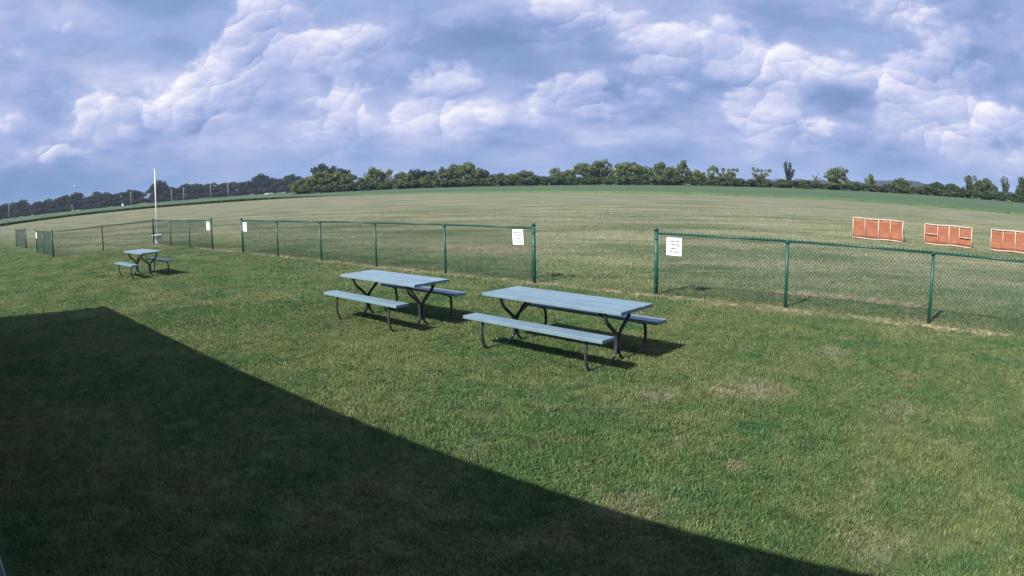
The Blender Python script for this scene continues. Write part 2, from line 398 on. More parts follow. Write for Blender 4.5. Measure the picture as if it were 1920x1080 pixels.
M = dict(
    ground=turf_ground(), blade=turf_blade(), crop=crop_mat(), paint=table_paint(), net=net_orange(),
    tube=simple('black_steel_tube', (0.036, 0.036, 0.042), 0.40, 0.0, 0.3, 9, dirt=(0.10, 0.085, 0.07, 0.3)),
    vinyl=simple('green_vinyl', (0.009, 0.062, 0.050), 0.42, 0.0, 0.2, 5, spec=0.35),
    wire=simple('green_wire', (0.009, 0.055, 0.044), 0.5, 0.0, 0.2, 5, spec=0.3),
    sign=simple('white_sign_sheet', (0.76, 0.76, 0.78), 0.5, 0.0, 0.04, 8),
    ink=simple('black_ink', (0.03, 0.025, 0.04), 0.7, 0.0, 0.2, 60),
    pole=simple('white_pole_paint', (0.80, 0.80, 0.80), 0.4, 0.0, 0.05, 3),
    tub=simple('white_tub_plastic', (0.84, 0.84, 0.86), 0.45, 0.0, 0.08, 5, dirt=(0.35, 0.33, 0.30, 0.25)),
    soil=simple('tub_soil', (0.06, 0.045, 0.03), 0.95, 0.0, 0.4, 20),
    frame=simple('pale_pipe_frame', (0.44, 0.345, 0.30), 0.5, 0.0, 0.12, 4, dirt=(0.42, 0.28, 0.22, 0.4)),
    siding=simple('slate_siding', (0.085, 0.085, 0.115), 0.55, 0.0, 0.05, 3),
    trim=simple('white_trim', (0.75, 0.75, 0.75), 0.5, 0.0, 0.05, 3),
    concrete=simple('foundation_concrete', (0.32, 0.31, 0.29), 0.9, 0.0, 0.15, 6, bump=0.3),
    shingle=simple('roof_shingles', (0.09, 0.085, 0.08), 0.9, 0.0, 0.3, 10, bump=0.4),
    bark=simple('bark', (0.10, 0.085, 0.068), 0.9, 0.0, 0.3, 3, bump=0.4),
    wood_pole=simple('weathered_pole_wood', (0.30, 0.28, 0.26), 0.9, 0.0, 0.15, 2),
    leaf_green=foliage('leaf_green', (0.050, 0.084, 0.030), (0.150, 0.185, 0.066)),
    leaf_yellow=foliage('leaf_yellow_green', (0.066, 0.100, 0.034), (0.165, 0.195, 0.070)),
    leaf_dark=foliage('leaf_dark', (0.014, 0.026, 0.016), (0.034, 0.052, 0.026), 0.15),  # dark tone; the distant wood's cloud shade is put into this colour
    leaf_hedge=foliage('leaf_hedge', (0.032, 0.060, 0.026), (0.098, 0.135, 0.050)),
    weed=foliage('weed_leaves', (0.020, 0.036, 0.014), (0.050, 0.078, 0.024)),
    hill=simple('distant_woodland', (0.008, 0.016, 0.017), 1.0, 0.0, 0.4, 0.02, world=True),
    car_white=simple('white_car_paint', (0.78, 0.78, 0.78), 0.25, 0.0, 0.02, 2),
    car_silver=simple('silver_car_paint', (0.45, 0.46, 0.47), 0.3, 0.3, 0.02, 2),
    car_red=simple('faded_red_paint', (0.45, 0.16, 0.14), 0.35, 0.0, 0.03, 2),
    glass=simple('dark_car_glass', (0.02, 0.025, 0.03), 0.1, 0.0, 0.1, 3),
    rubber=simple('tyre_rubber', (0.02, 0.02, 0.02), 0.8, 0.0, 0.2, 8),
)

# ------------------------------------------------------------------ ground: one sheet to the horizon
def ground():
    mb = MB(); radii = [0, 2, 5, 9, 15, 25, 45, 80, 140, 260, 500, 1000, 1700, 2600]; n = 64
    mb.v.append((0, 0, 0))
    for r in radii[1:]:
        for k in range(n):
            a = 2 * math.pi * k / n; mb.v.append((r * math.sin(a), r * math.cos(a), 0))
    for k in range(n): mb.f.append((0, 1 + (k + 1) % n, 1 + k)); mb.smooth.append(True)
    for i in range(len(radii) - 2):
        for k in range(n):
            b = 1 + i * n; k2 = (k + 1) % n
            mb.f.append((b + k, b + k2, b + n + k2, b + n + k)); mb.smooth.append(True)
    tag(mb.build('ground', M['ground']), 'mown grass ground of the flying field and lawn', kind='structure')
ground()

# crop beyond the mown field: raised leafy sheet with a side facing the field
EDGE = [(-75, 150), (-60, 160), (-46, 178), (-42, 196), (-38, 212), (-32, 214), (-27, 204), (-23, 198), (-19, 194), (-16, 186), (-12, 168), (-7, 150), (-2, 136), (4, 125), (11, 116), (18, 110), (25, 106), (35, 99), (46, 92), (58, 90), (75, 95)]
FARE = [(-75, 640), (-25, 640), (-20.5, 600), (-18.5, 400), (-10, 420), (0, 420), (46, 420), (75, 420)]
def interp(tab, a): return float(np.interp(a, [p[0] for p in tab], [p[1] for p in tab]))
def crop():
    mb = MB(); rng = random.Random(3); na, nr = 300, 16
    for i in range(na + 1):
        a = -75 + 150 * i / na; r0, r1 = interp(EDGE, a), interp(FARE, a); s, c = math.sin(R(a)), math.cos(R(a))
        j0 = .5 * math.sin(i * .7) + rng.uniform(-.25, .25)
        mb.v.append(((r0 + j0 - .3) * s, (r0 + j0 - .3) * c, -0.05)); z0 = 0.36 + rng.uniform(-.04, .04)
        mb.v.append(((r0 + j0) * s, (r0 + j0) * c, z0))
        for k in range(nr + 1):
            r = r0 + j0 + (r1 - r0) * (k / nr) ** 1.4
            z = 0.40 + rng.uniform(-.04, .04) if k else z0
            mb.v.append((r * s, r * c, z))
    w = nr + 3
    for i in range(na):
        for k in range(w - 1):
            if k == 1: continue
            mb.f.append((i * w + k, (i + 1) * w + k, (i + 1) * w + k + 1, i * w + k + 1)); mb.smooth.append(k > 0)
    tag(mb.build('crop_field', M['crop']), 'low bluish green crop field between mown grass and tree line', kind='structure')
crop()

# distant wooded rise showing through the gaps of the hedge
def hills():
    mb = MB(); rng = random.Random(11); prof = [(-80, 9), (-40, 12), (-10, 8), (5, 6), (14, 3), (20, 6), (23, 10), (25.5, 13), (28, 13), (31, 13), (32.5, 19), (35, 22), (36.6, 19), (38, 14), (41, 13), (46, 12), (80, 14)]
    D, n = 1500, 640; top = []
    for i in range(n + 1):
        a = -80 + 160 * i / n; h = interp(prof, a) + rng.uniform(-1.2, 1.2) + 1.2 * math.sin(i * .9)
        s, c = math.sin(R(a)), math.cos(R(a))
        mb.v += [(D * s, D * c, -1), ((D + 8) * s, (D + 8) * c, h * .7), ((D + 30) * s, (D + 30) * c, h), ((D + 300) * s, (D + 300) * c, h * .9), ((D + 420) * s, (D + 420) * c, -1)]
    for i in range(n):
        for k in range(4): mb.f.append((i * 5 + k, (i + 1) * 5 + k, (i + 1) * 5 + k + 1, i * 5 + k + 1)); mb.smooth.append(True)
    tag(mb.build('hills', M['hill']), 'dark blue wooded rise far behind the hedge trees', kind='structure')
hills()

# ------------------------------------------------------------------ clubhouse (its hipped roof throws the big shadow; the camera hangs under its eave)
def clubhouse():
    root = empty('clubhouse', un(-4, -4))
    inv = -root.location
    h = 3.11; C = Vector((-9.09, 12.38, 0)); sh = Vector((S2[0], S2[1], 0)) * (h * COT)
    A = C - sh                                    # eave corner above the lawn
    D = Vector((math.sin(R(-117)), math.cos(R(-117)), 0))  # unseen end eave, skewed in plan to shape the shadow's far edge
    B = A + U * 24.0; Dl = A + D * 9.0; Dr = B - N * 8.3
    def P(v, z): return Vector((v.x, v.y, z)) + inv
    mid = [(A + Dl) / 2 + U * 4.2, (B + Dr) / 2 - U * 4.0]
    rf = MB(); hz = h + 1.55
    e = [P(A, h), P(B, h), P(Dr, h), P(Dl, h)]; r0, r1 = P(mid[0], hz), P(mid[1], hz)
    rf.poly([e[0], e[1], r1, r0]); rf.poly([e[1], e[2], r1]); rf.poly([e[2], e[3], r0, r1]); rf.poly([e[3], e[0], r0])
    rf.build('roof', M['shingle'], root)
    cen = (A + B + Dr + Dl) / 4
    fa = MB(); ring = [A, B, Dr, Dl]
    for i in range(4):
        p, q = ring[i], ring[(i + 1) % 4]
        i1 = p + (cen - p).normalized() * .03; i2 = q + (cen - q).normalized() * .03
        fa.hexa([P(p, h - .13), P(q, h - .13), P(i2, h - .13), P(i1, h - .13), P(p, h - .004), P(q, h - .004), P(i2, h - .004), P(i1, h - .004)])
    fa.build('fascia', M['trim'], root)
    so = MB(); so.poly([P(p + (cen - p).normalized() * .04, h - .11) for p in reversed(ring)]); so.build('soffit', M['trim'], root)
    wa, wb = A + D * .35 + U * .25, B - U * .4
    f = -0.20
    def atn(v): return v + N * (f - v.dot(N))
    w0, w1 = atn(wa), atn(wb); w2 = Dr + N * .4 - U * .4; w3 = Dl + U * .35 + N * .25
    wl = MB(); corners = [w0, w1, w2, w3]
    for i in range(4):
        p, q = corners[i], corners[(i + 1) % 4]
        inn = lambda v: v + (cen - v).normalized() * .12
        wl.hexa([P(p, .22), P(q, .22), P(inn(q), .22), P(inn(p), .22), P(p, h - .12), P(q, h - .12), P(inn(q), h - .12), P(inn(p), h - .12)])
    wl.build('wall', M['siding'], root)
    # lap siding boards on the lawn side
    L = (w1 - w0).length; d = (w1 - w0).normalized(); bm = MB()
    bm.hexa([(0, 0, 0), (L, 0, 0), (L, .004, 0), (0, .004, 0), (0, 0, .19), (L, 0, .19), (L, .001, .19), (0, .001, .19)])
    bm.v = [(x, (-.002 if y == 0 else y * 4), z) for x, y, z in bm.v]
    me = bm.mesh('siding_board', M['siding'])
    for k in range(14):
        o = link(bpy.data.objects.new('siding_board', me), root)
        o.location = P(w0, .23 + k * .195) + N * .003; o.rotation_euler = (0, 0, math.atan2(d.y, d.x))
    fo = MB(); pr = [v - (cen - v).normalized() * .03 for v in corners]
    fo.hexa([P(v, -.1) for v in pr] + [P(v, .22) for v in pr]); fo.build('foundation', M['concrete'], root)
    tag(root, 'long low clubhouse with dark slate siding whose roof shadow covers the lawn', 'building')
clubhouse()

# ------------------------------------------------------------------ chain-link fences
RAIL_Z, MESH0 = 1.225, 0.07
def mesh_panel(p0, p1):
    d = p1 - p0; L = d.length; d = d / L; mb = MB(); pitch = 0.074; z0, z1 = MESH0, RAIL_Z + 0.015; H = z1 - z0
    side = Vector((d.y, -d.x, 0))
    if side.dot(N) > 0: side = -side              # fabric hangs on the lawn side of the posts
    off = side * 0.012
    r = 0.0033
    def P(s, z): return p0 + d * s + off + Vector((0, 0, z))
    k = -int(H / pitch) - 1
    while k * pitch < L + H:
        for sg in (1, -1):
            s0 = k * pitch if sg == 1 else k * pitch + H
            lo, hi = 0.0, H
            for t_ in (0,):
                # s = s0 + sg*z ; clip to 0..L
                if sg == 1: lo = max(0, -s0); hi = min(H, L - s0)
                else: lo = max(0, s0 - L); hi = min(H, s0)
            if hi - lo > 0.02:
                o2 = side * (0.003 * sg)
                mb.tube([P(s0 + sg * lo, z0 + lo) + o2, P(s0 + sg * hi, z0 + hi) + o2], r, 3, cap=False)
                if hi == H: mb.tube([P(s0 + sg * H, z1) + o2, P(s0 + sg * H + sg * .014, z1 + .022) + o2], r * 2.6, 3, cap=True)
        k += 1
    return mb
def fence(name_label, runs, group, skip_last=False):
    """runs: list of polylines of post positions; first/last posts of every run are terminal posts"""
    root = empty('chain_link_fence', runs[0][0]); base = runs[0][0]; done = []
    for run in runs:
        pts = [Vector(p) - base for p in run]
        for i, p in enumerate(pts):
            key = (round(p.x, 2), round(p.y, 2))
            if key in done: continue
            done.append(key); term = i in (0, len(pts) - 1)
            if term and skip_last and i == len(pts) - 1: term = False
            mb = MB(); h, r = (1.30, .040) if term else (RAIL_Z + .02, .031)
            mb.tube([p + Vector((0, 0, -.3)), p + Vector((0, 0, h))], r, 12)
            po = mb.build('terminal_post' if term else 'line_post', M['vinyl'], root)
            cp = MB()
            if term:
                cp.tube([p + Vector((0, 0, h - .03)), p + Vector((0, 0, h + .012)), p + Vector((0, 0, h + .035)), p + Vector((0, 0, h + .043))], [r + .006, r + .006, r * .72, .005], 12)
                cp.build('post_cap', M['vinyl'], po)
                for z in (.18, .5, .82, 1.1):
                    bd = MB(); bd.tube([p + Vector((0, 0, z)), p + Vector((0, 0, z + .025))], r + .005, 12); bd.build('tension_band', M['vinyl'], po)
            else:
                cp.tube([p + Vector((0, 0, RAIL_Z - .05)), p + Vector((0, 0, RAIL_Z + .03))], r + .004, 12); cp.build('loop_cap', M['vinyl'], po)
        for i in range(len(pts) - 1):
            mb = MB(); z = Vector((0, 0, RAIL_Z)); mb.tube([pts[i] + z, pts[i + 1] + z], .021, 10); mb.build('top_rail', M['vinyl'], root)
            d = (pts[i + 1] - pts[i]).normalized()
            a, b = pts[i].copy(), pts[i + 1].copy()
            if i == 0: a += d * .045
            if i == len(pts) - 2: b -= d * .045
            mesh_panel(a, b).build('chain_link_mesh', M['wire'], root)
            for e, cond in ((a, i == 0), (b, i == len(pts) - 2)):
                if cond:
                    tb = MB(); s = Vector((d.y, -d.x, 0)); s = -s if s.dot(N) > 0 else s
                    tb.tube([e + s * .012 + Vector((0, 0, MESH0)), e + s * .012 + Vector((0, 0, RAIL_Z))], .008, 6); tb.build('tension_bar', M['vinyl'], root)
    tag(root, name_label, 'fence', group); return root
V = lambda x, y: Vector((x, y, 0))
MID = [V(-10.2, 23.46), V(-8.06, 21.67), V(-5.93, 19.89), V(-3.78, 18.10), V(-1.65, 16.34), V(.50, 14.55)]
RGT = [V(2.86, 12.74), V(4.96, 11.01), V(7.06, 9.19), V(9.16, 7.39), V(11.26, 5.59)]
FA = [V(-18.45, 30.19), V(-16.39, 28.48), V(-14.44, 26.91), V(-12.5, 25.4)]
FB = [V(-18.45, 30.19), V(-20.47, 28.07), V(-22.42, 26.0)]
FC = [V(-22.42, 26.0), V(-24.92, 28.06), V(-26.82, 29.53)]
FD = [V(-31.82, 33.87), V(-35.40, 36.46)]
G_F = 'green chain-link fences along the flight line'
fence('green chain-link fence with five bays and a white sign at each end', [MID], G_F)
fence('green chain-link fence in front of the orange barrier panels', [RGT], G_F)
fence('green chain-link fence that turns two corners around the white flagpole', [FA, FB, FC], G_F)
fence('short single-bay green chain-link fence standing apart past the stepped fence', [FD], G_F)

# ------------------------------------------------------------------ white notices wired to the mesh
def sign(pos, d, w, h, z, label, lines=True, tilt=0.0):
    d = d.normalized(); root = empty('notice_sign', (pos.x, pos.y, z - h / 2), math.atan2(d.y, d.x)); root.rotation_euler = (0, tilt, math.atan2(d.y, d.x))
    # local x along the fence, -y (or +y) toward the lawn
    sy = -1 if Vector((d.y, -d.x, 0)).dot(N) < 0 else 1
    y0 = 0.024 * sy
    p = MB(); p.chamfer_box((0, y0, h / 2), (w, .006, h), .0015); pl = p.build('sign_plate', M['sign'], root)
    if lines:
        rng = random.Random(int(pos.x * 100))
        for k, words in enumerate(((.34, .27), (.07, .50), (.42,), (.20, .36))):
            tot = sum(words) + .08 * (len(words) - 1); x = -tot / 2 * w; zc = h * (.80 - .20 * k); hh = .085 * h
            for wd in words:
                mb = MB(); x1 = x + wd * w; n = max(1, int(round(wd / .06))); st = (x1 - x) / n; yy = y0 + sy * .0042
                for q in range(n):                # unreadable letter-like strokes, as blurred as in the photograph
                    lx, lw, t_ = x + st * (q + .12), st * .72, .0036; lh = hh * (1.25 if rng.random() < .3 else .85)
                    kinds = rng.sample(('l', 'r', 't', 'm', 'b', 'd'), 3)
                    for kd in kinds:
                        u0, v0, u1, v1 = {'l': (0, 0, 0, 1), 'r': (1, 0, 1, 1), 't': (0, 1, 1, 1), 'm': (0, .5, 1, .5), 'b': (0, 0, 1, 0), 'd': (0, 0, 1, 1)}[kd]
                        p0 = Vector((lx + u0 * lw, yy, zc - hh * .5 + v0 * lh)); p1 = Vector((lx + u1 * lw, yy, zc - hh * .5 + v1 * lh)); dd = (p1 - p0).normalized() * t_ * .9
                        mb.tube([p0 - dd, p1 + dd], t_, 4, smooth=False)
                mb.v = [(vx, yy + (vy - yy) * .15, vz) for vx, vy, vz in mb.v]
                mb.build('word', M['ink'], pl); x = x1 + .08 * w
    for sx in (-1, 1):
        for zz in (.08, .92):
            ti = MB(); ti.tube([(sx * w * .44, y0 + sy * .006, h * zz), (sx * w * .44, 0.004 * sy, h * zz)], .004, 6); ti.build('wire_tie', M['tube'], root)
    tag(root, label, 'sign', 'white notices on the fences')
    return root
du = (RGT[1] - RGT[0]).normalized(); dm = (MID[5] - MID[0]).normalized()
sign(RGT[0] + du * .40, du, .33, .35, .985, 'white sign on the fence before the orange panels, beside its end post', tilt=0.02)
sign(MID[5] - dm * .42, dm, .31, .34, 1.01, 'white sign with slipped corner by the gap facing the empty post', tilt=-0.05)
sign(MID[0] + dm * .30, dm, .32, .34, 1.00, 'white sign at the flagpole end of the five-bay fence', tilt=0.03)
da = (FA[3] - FA[0]).normalized()
sign(FA[3] - da * .30, da, .32, .36, 1.0, 'white sign on the fence right of the flagpole tub', tilt=0)['label'] = 'white sign on the end post of the fence around the flagpole'
dc = (FC[2] - FC[1]).normalized()
sign(FC[2] - dc * .25, dc, .32, .34, 1.0, 'white sign seen edge-on at the fence opening beside the single-bay fence', lines=False)

# ------------------------------------------------------------------ flagpole and tub
fp = Vector((-18.62, 30.86, 0))
mb = MB(); mb.tube([(0, 0, 0), (0, 0, 1.9), (0, 0, 3.86)], [.027, .026, .021], 12)
root = empty('flagpole', fp); mb.build('pole', M['pole'], root)
mb = MB(); mb.tube([(0, 0, 3.85), (0, 0, 3.875), (0, 0, 3.92), (0, 0, 3.95)], [.02, .048, .044, .01], 10); mb.build('finial', M['pole'], root)
mb = MB(); mb.tube([(.045, -.02, .95), (.045, -.02, 3.84)], .004, 5); mb.build('halyard', M['trim'], root)
tag(root, 'slim bare white flagpole rising from the white tub', 'flagpole')
root = empty('tub', fp)
mb = MB(); prof = [(.23, 0), (.27, .40), (.295, .41), (.295, .46), (.26, .46), (.23, .36)]; n = 24
for (r, z) in prof: mb.v += [(r * math.cos(2 * math.pi * k / n), r * math.sin(2 * math.pi * k / n), z) for k in range(n)]
for i in range(len(prof) - 1):
    for k in range(n): mb.f.append((i * n + k, i * n + (k + 1) % n, (i + 1) * n + (k + 1) % n, (i + 1) * n + k)); mb.smooth.append(True)
mb.build('shell', M['tub'], root)
mb = MB(); mb.poly([(0.242 * math.cos(2 * math.pi * k / n), 0.242 * math.sin(2 * math.pi * k / n), .385) for k in range(n)]); mb.build('soil', M['soil'], root)
tag(root, 'white plastic tub with a rolled rim around the flagpole foot', 'tub')

# ------------------------------------------------------------------ picnic tables
def picnic_table(loc, yaw, L, W, zt, zb, off, label):
    root = empty('picnic_table', (loc[0], loc[1], 0), yaw)
    th = .045; g = .006; pw = (W - 2 * g) / 3
    pm = MB(); pm.chamfer_box((0, 0, 0), (L, pw, th), .004); pme = pm.mesh('tabletop_plank', M['paint'])
    for k in (-1, 0, 1):
        o = link(bpy.data.objects.new('tabletop_plank', pme), root); o.location = ((.004 * k) % .006, k * (pw + g), zt - th / 2)
    bm_ = MB(); bm_.chamfer_box((0, 0, 0), (L, .245, th), .004); bme = bm_.mesh('bench_plank', M['paint'])
    for s in (-1, 1):
        o = link(bpy.data.objects.new('bench_plank', bme), root); o.location = (0, s * off, zb - th / 2)
    r = .022; xf = L / 2 - .29
    for sx in (-1, 1):
        for s in (-1, 1):
            j = s * .004
            X = sx * xf + j
            path = spline([(X, s * .272, zt - th - .004), (X, s * .268, zt - .11), (X, s * .225, zt - .19), (X, s * .125, zt - .275), (X, s * .050, zt - .35), (X, s * .027, zt - .43), (X, s * .027, .15),
                           (X, s * .055, .075), (X, s * .12, .020), (X, s * .22, -.002), (X, s * (off - .14), -.002), (X, s * (off - .02), .025), (X, s * (off + .035), .12), (X, s * (off + .048), .24), (X, s * (off + .030), zb - th - .05), (X, s * (off - .03), zb - th - .012)], 5)
            mb = MB(); mb.tube(path, [.025 if q < 33 else (.017 if q < 52 else .021) for q in range(len(path))], 8); mb.build('frame_tube', M['tube'], root)
            cl = MB(); cl.box((sx * xf, s * off, zb - th - .006), (.05, .22, .012)); cl.build('bench_bracket', M['tube'], root)
        cl = MB(); cl.box((sx * xf, 0, zt - th - .006), (.045, W - .06, .012)); cl.build('top_bracket', M['tube'], root)
        mb = MB(); mb.tube([(sx * xf, 0, .36), (sx * (xf - .38), 0, zt - th - .014)], .015, 7); mb.build('diagonal_brace', M['tube'], root)
        mb = MB(); mb.tube([(sx * (xf - .42), 0, zt - th - .012), (sx * (xf - .34), 0, zt - th - .012)], .017, 7); mb.build('brace_foot', M['tube'], root)
    tag(root, label, 'picnic table', 'picnic tables on the lawn')
    return root
picnic_table((.675, 8.586), -.760, 2.334, .717, .722, .455, .613, 'long pale blue picnic table with worn bench edge, beside the fence gap')
picnic_table((-1.998, 10.764), -.735, 2.055, .718, .743, .480, .606, 'pale blue picnic table standing between the two other picnic tables')
picnic_table((-11.297, 17.674), -.662, 1.833, .707, .756, .44, .60, 'short grey-blue picnic table in front of the flagpole fence')

# ------------------------------------------------------------------ orange safety barriers
def barrier(p0, p1, h, label, bars, seed, faint=()):
    p0, p1 = Vector(p0), Vector(p1); d = p1 - p0; L = d.length; rng = random.Random(seed)
    root = empty('safety_barrier', (*((p0 + p1) / 2).to_2d(), 0), math.atan2(d.y, d.x))
    r = .024; z0 = .05; xs = [-L / 2, -L / 4 + rng.uniform(-.03, .06), rng.uniform(-.03, .05), L / 4 + rng.uniform(-.03, .03), L / 2]
    for z in (z0, h):
        mb = MB(); n = 9; mb.tube([(-L / 2 + L * i / n, 0, z + .012 * math.sin(i * 1.1 + seed)) for i in range(n + 1)], r, 8); mb.build('rail', M['frame'], root)
    for i, x in enumerate(xs):
        mb = MB(); rr = r if i in (0, 2, 4) else r * .75
        mb.tube([(x, 0, -.15 if i in (0, 2, 4) else z0), (x, 0, h + .01)], rr, 8); mb.build('upright', M['frame'], root)
    for i in range(4):                            # each field of netting bellies a little
        mb = MB(); nx, nz = 8, 7; a, b = xs[i] + .01, xs[i + 1] - .01; bel = rng.uniform(.015, .05)
        for kz in range(nz + 1):
            for kx in range(nx + 1):
                sx, sz = kx / nx, kz / nz
                mb.v.append((a + (b - a) * sx, .03 + bel * math.sin(math.pi * sx) * math.sin(math.pi * sz) + rng.uniform(-.006, .006), z0 + .02 + (h - z0 - .04) * sz - (.03 * math.sin(math.pi * sx) if kz == nz else 0)))
        for kz in range(nz):
            for kx in range(nx):
                q = kz * (nx + 1) + kx; mb.f.append((q, q + 1, q + nx + 2, q + nx + 1)); mb.smooth.append(True)
        o = mb.build('netting', M['net'], root); sm = o.modifiers.new('thickness', 'SOLIDIFY'); sm.thickness = .006
        if i in bars:
            mb = MB(); z = h * (.54 if i == 0 else .50); mb.tube([(xs[i], -.01, z), (xs[i + 1], -.01, z - .02)], r * .8, 8); mb.build('cross_bar', M['frame'], root)
    for x in (xs[0], xs[2], xs[4]):
        mb = MB(); mb.tube([(x, .02, h * .8), (x, .55, .01)], .018, 6); mb.build('back_stay', M['frame'], root)
    tag(root, label, 'barrier', 'orange safety barriers on the field')
barrier((14.81, 25.55, 0), (16.42, 23.80, 0), .90, 'orange netting barrier with whole pale frame and no cross bars, end of the row', (), 1)
barrier((17.31, 23.27, 0), (18.86, 21.70, 0), .86, 'orange netting barrier with two short pale cross bars', (0, 3), 2)
barrier((19.56, 21.10, 0), (21.12, 19.45, 0), .88, 'orange netting barrier with thick centre upright next to the cross-barred one', (), 3)

# ------------------------------------------------------------------ trees
def leaf_cloud(mb, lobes, n, size, rng, up=0.25):
    tot = sum(l[3] ** 2 for l in lobes)
    for (cx, cy, cz, r, fl) in lobes:
        for _ in range(max(6, int(n * r * r / tot))):
            v = Vector((rng.gauss(0, 1), rng.gauss(0, 1), rng.gauss(0, 1))).normalized()
            rad = r * (0.62 + 0.46 * rng.random() ** 0.7)
            p = Vector((cx + v.x * rad, cy + v.y * rad, cz + v.z * rad * fl))
            nrm = (v * 0.9 + Vector((rng.gauss(0, .6), rng.gauss(0, .6), rng.gauss(0, .6) + up))).normalized()
            t1 = nrm.orthogonal().normalized(); t1 = Matrix.Rotation(rng.uniform(0, 6.28), 3, nrm) @ t1; t2 = nrm.cross(t1)
            s = size * rng.uniform(.6, 1.35)
            mb.poly([p - t1 * s - t2 * s * .3, p - t2 * s * .75 + t1 * s * .1, p + t1 * s + t2 * s * .2, p + t2 * s * .7 - t1 * s * .2])
def make_tree(kind, seed, leaf):
    """unit trees: height 1, crown width about 1 across; returns (trunk mesh, crown mesh)"""
    rng = random.Random(seed); tr, cr = MB(), MB(); lobes = []; limbs = []
    if kind == 'round':
        for _ in range(40):
            a = rng.uniform(0, 6.28); q = rng.random() ** .5; z = rng.uniform(.10, .88)
            w = .43 * math.sin(math.pi * min(1, (z + .12) / 1.12)) ** .7
            lobes.append((math.cos(a) * w * q, math.sin(a) * w * q, z, rng.uniform(.09, .16), .8))
        n, sz = 3000, .032
    elif kind == 'tall':
        for _ in range(34):
            a = rng.uniform(0, 6.28); q = rng.random() ** .5; z = rng.uniform(.12, .9); w = .34 * (1 - abs(z - .45) * 1.15)
            lobes.append((math.cos(a) * w * q * 1.25, math.sin(a) * w * q * 1.25, z, rng.uniform(.07, .13), 1.0))
        n, sz = 2500, .030
    elif kind == 'open':                          # broken crown with sky between the limbs
        for _ in range(34):
            a = rng.uniform(0, 6.28); z = rng.uniform(.22, .95); w = .10 + .36 * z; q = rng.random() ** .5
            lobes.append((math.cos(a) * w * q, math.sin(a) * w * q, z, rng.uniform(.035, .075), rng.uniform(.8, 1.4)))
        n, sz = 1100, .030
    elif kind == 'vase':                          # ragged upright limbs clothed in leaves
        for b in range(5):
            a = b * 1.26 + rng.uniform(-.3, .3); sp = rng.uniform(.12, .34); top = rng.uniform(.6, 1.0) if b else 1.0
            for k in range(6):
                s = (k + 1) / 6; lobes.append((math.cos(a) * sp * s, math.sin(a) * sp * s, .25 + (top - .28) * s, rng.uniform(.055, .09), 1.3))
        n, sz = 1300, .028
    elif kind == 'dead':
        for b in range(9):
            a = b * 2.4 + rng.uniform(-.3, .3); q = rng.uniform(.12, .36); lobes.append((math.cos(a) * q, math.sin(a) * q, rng.uniform(.45, .96), rng.uniform(.02, .035), 1.6))
        n, sz = 110, .026
    elif kind == 'bush':
        for _ in range(18):
            a = rng.uniform(0, 6.28); q = rng.random() ** .5 * .38; z = rng.uniform(.02, .70)
            lobes.append((math.cos(a) * q, math.sin(a) * q, z, rng.uniform(.12, .2), .8))
        n, sz = 1500, .050
    top = max(l[2] + l[3] for l in lobes)
    lobes = [(x, y, z / top, r, f) for x, y, z, r, f in lobes]
    leaf_cloud(cr, lobes, n, sz, rng)
    ht = .62 if kind not in ('dead',) else .8
    tr.tube([(0, 0, -.02), (.005, .004, ht * .4), (.0, .01, ht)], [.030, .022, .010], 7)
    for l in rng.sample(lobes, min(len(lobes), 9)):
        zb = min(l[2] * .55, ht * .8); tr.tube([(0, 0, zb), (l[0] * .5, l[1] * .5, (zb + l[2]) * .52), (l[0], l[1], l[2])], [.018, .012, .006] if kind != 'dead' else [.034, .026, .014], 5)
    return tr.mesh('trunk', M['bark']), cr.mesh('crown', M[leaf])
PROTO = {}
def tree(kind, leaf, seed, az, dist, h, w, label, group, cat='tree', name=None):
    key = (kind, leaf, seed % 3)
    if key not in PROTO: PROTO[key] = make_tree(kind, hash_(kind) + seed % 3 * 17, leaf)
    tm, cm = PROTO[key]; rng = random.Random(seed * 7 + 1)
    p = (dist * math.sin(R(az)), dist * math.cos(R(az)), 0)
    root = empty(name or {'bush': 'hedge_shrub', 'dead': 'dying_tree', 'vase': 'ragged_tree', 'open': 'open_crowned_tree'}.get(kind, 'broadleaf_tree'), p, rng.uniform(0, 6.28)); root.scale = (w * 1.12, w * 1.12, h * 1.06)
    link(bpy.data.objects.new('crown', cm), root); link(bpy.data.objects.new('trunk', tm), root)
    tag(root, label, cat, group); return root
def hash_(s): return sum(ord(c) * (i + 3) for i, c in enumerate(s))

G_H, G_M, G_L = 'hedgerow trees beyond the crop', 'trees in the rounded clump', 'trees of the dark distant wood'
L_H = 'leafy green tree in the unbroken part of the hedgerow beyond the crop'
L_P = 'small tree standing up from the sparse hedgerow above the orange barriers'
RT = [(.28, 5.6, 9.2, 'round'), (1.34, 7.1, 9.2, 'round'), (3.97, 7.8, 8.2, 'tall'), (4.98, 7.1, 8.2, 'round'), (6.42, 9.8, 11.5, 'round'), (7.67, 11.4, 12.8, 'round'), (9.4, 9.4, 10, 'tall'), (10.5, 10.2, 14.0, 'round'), (11.7, 8.6, 9, 'round'), (13.12, 9.9, 11.5, 'tall'), (14.1, 8.4, 8, 'round'), (14.98, 11.1, 10.0, 'tall'), (16.37, 7.3, 7.0, 'round'), (17.54, 8.8, 7.4, 'tall'), (18.80, 8.4, 11.0, 'open'), (18.9, 6.6, 9.0, 'round')]
for i, (a, h, w, k) in enumerate(RT): tree(k, 'leaf_green', i, a, 288 + (i * 7) % 9, h, w, L_H, G_H)
tree('open', 'leaf_green', 5, 21.85, 286, 8.3, 9.8, 'tree with wide thin crown and bare forked limbs, next to the ragged upright tree', G_H)
tree('bush', 'leaf_green', 5, 21.6, 287, 5.6, 7.0, 'shrub clump filling the foot of the thin-crowned tree', G_H, 'shrub')
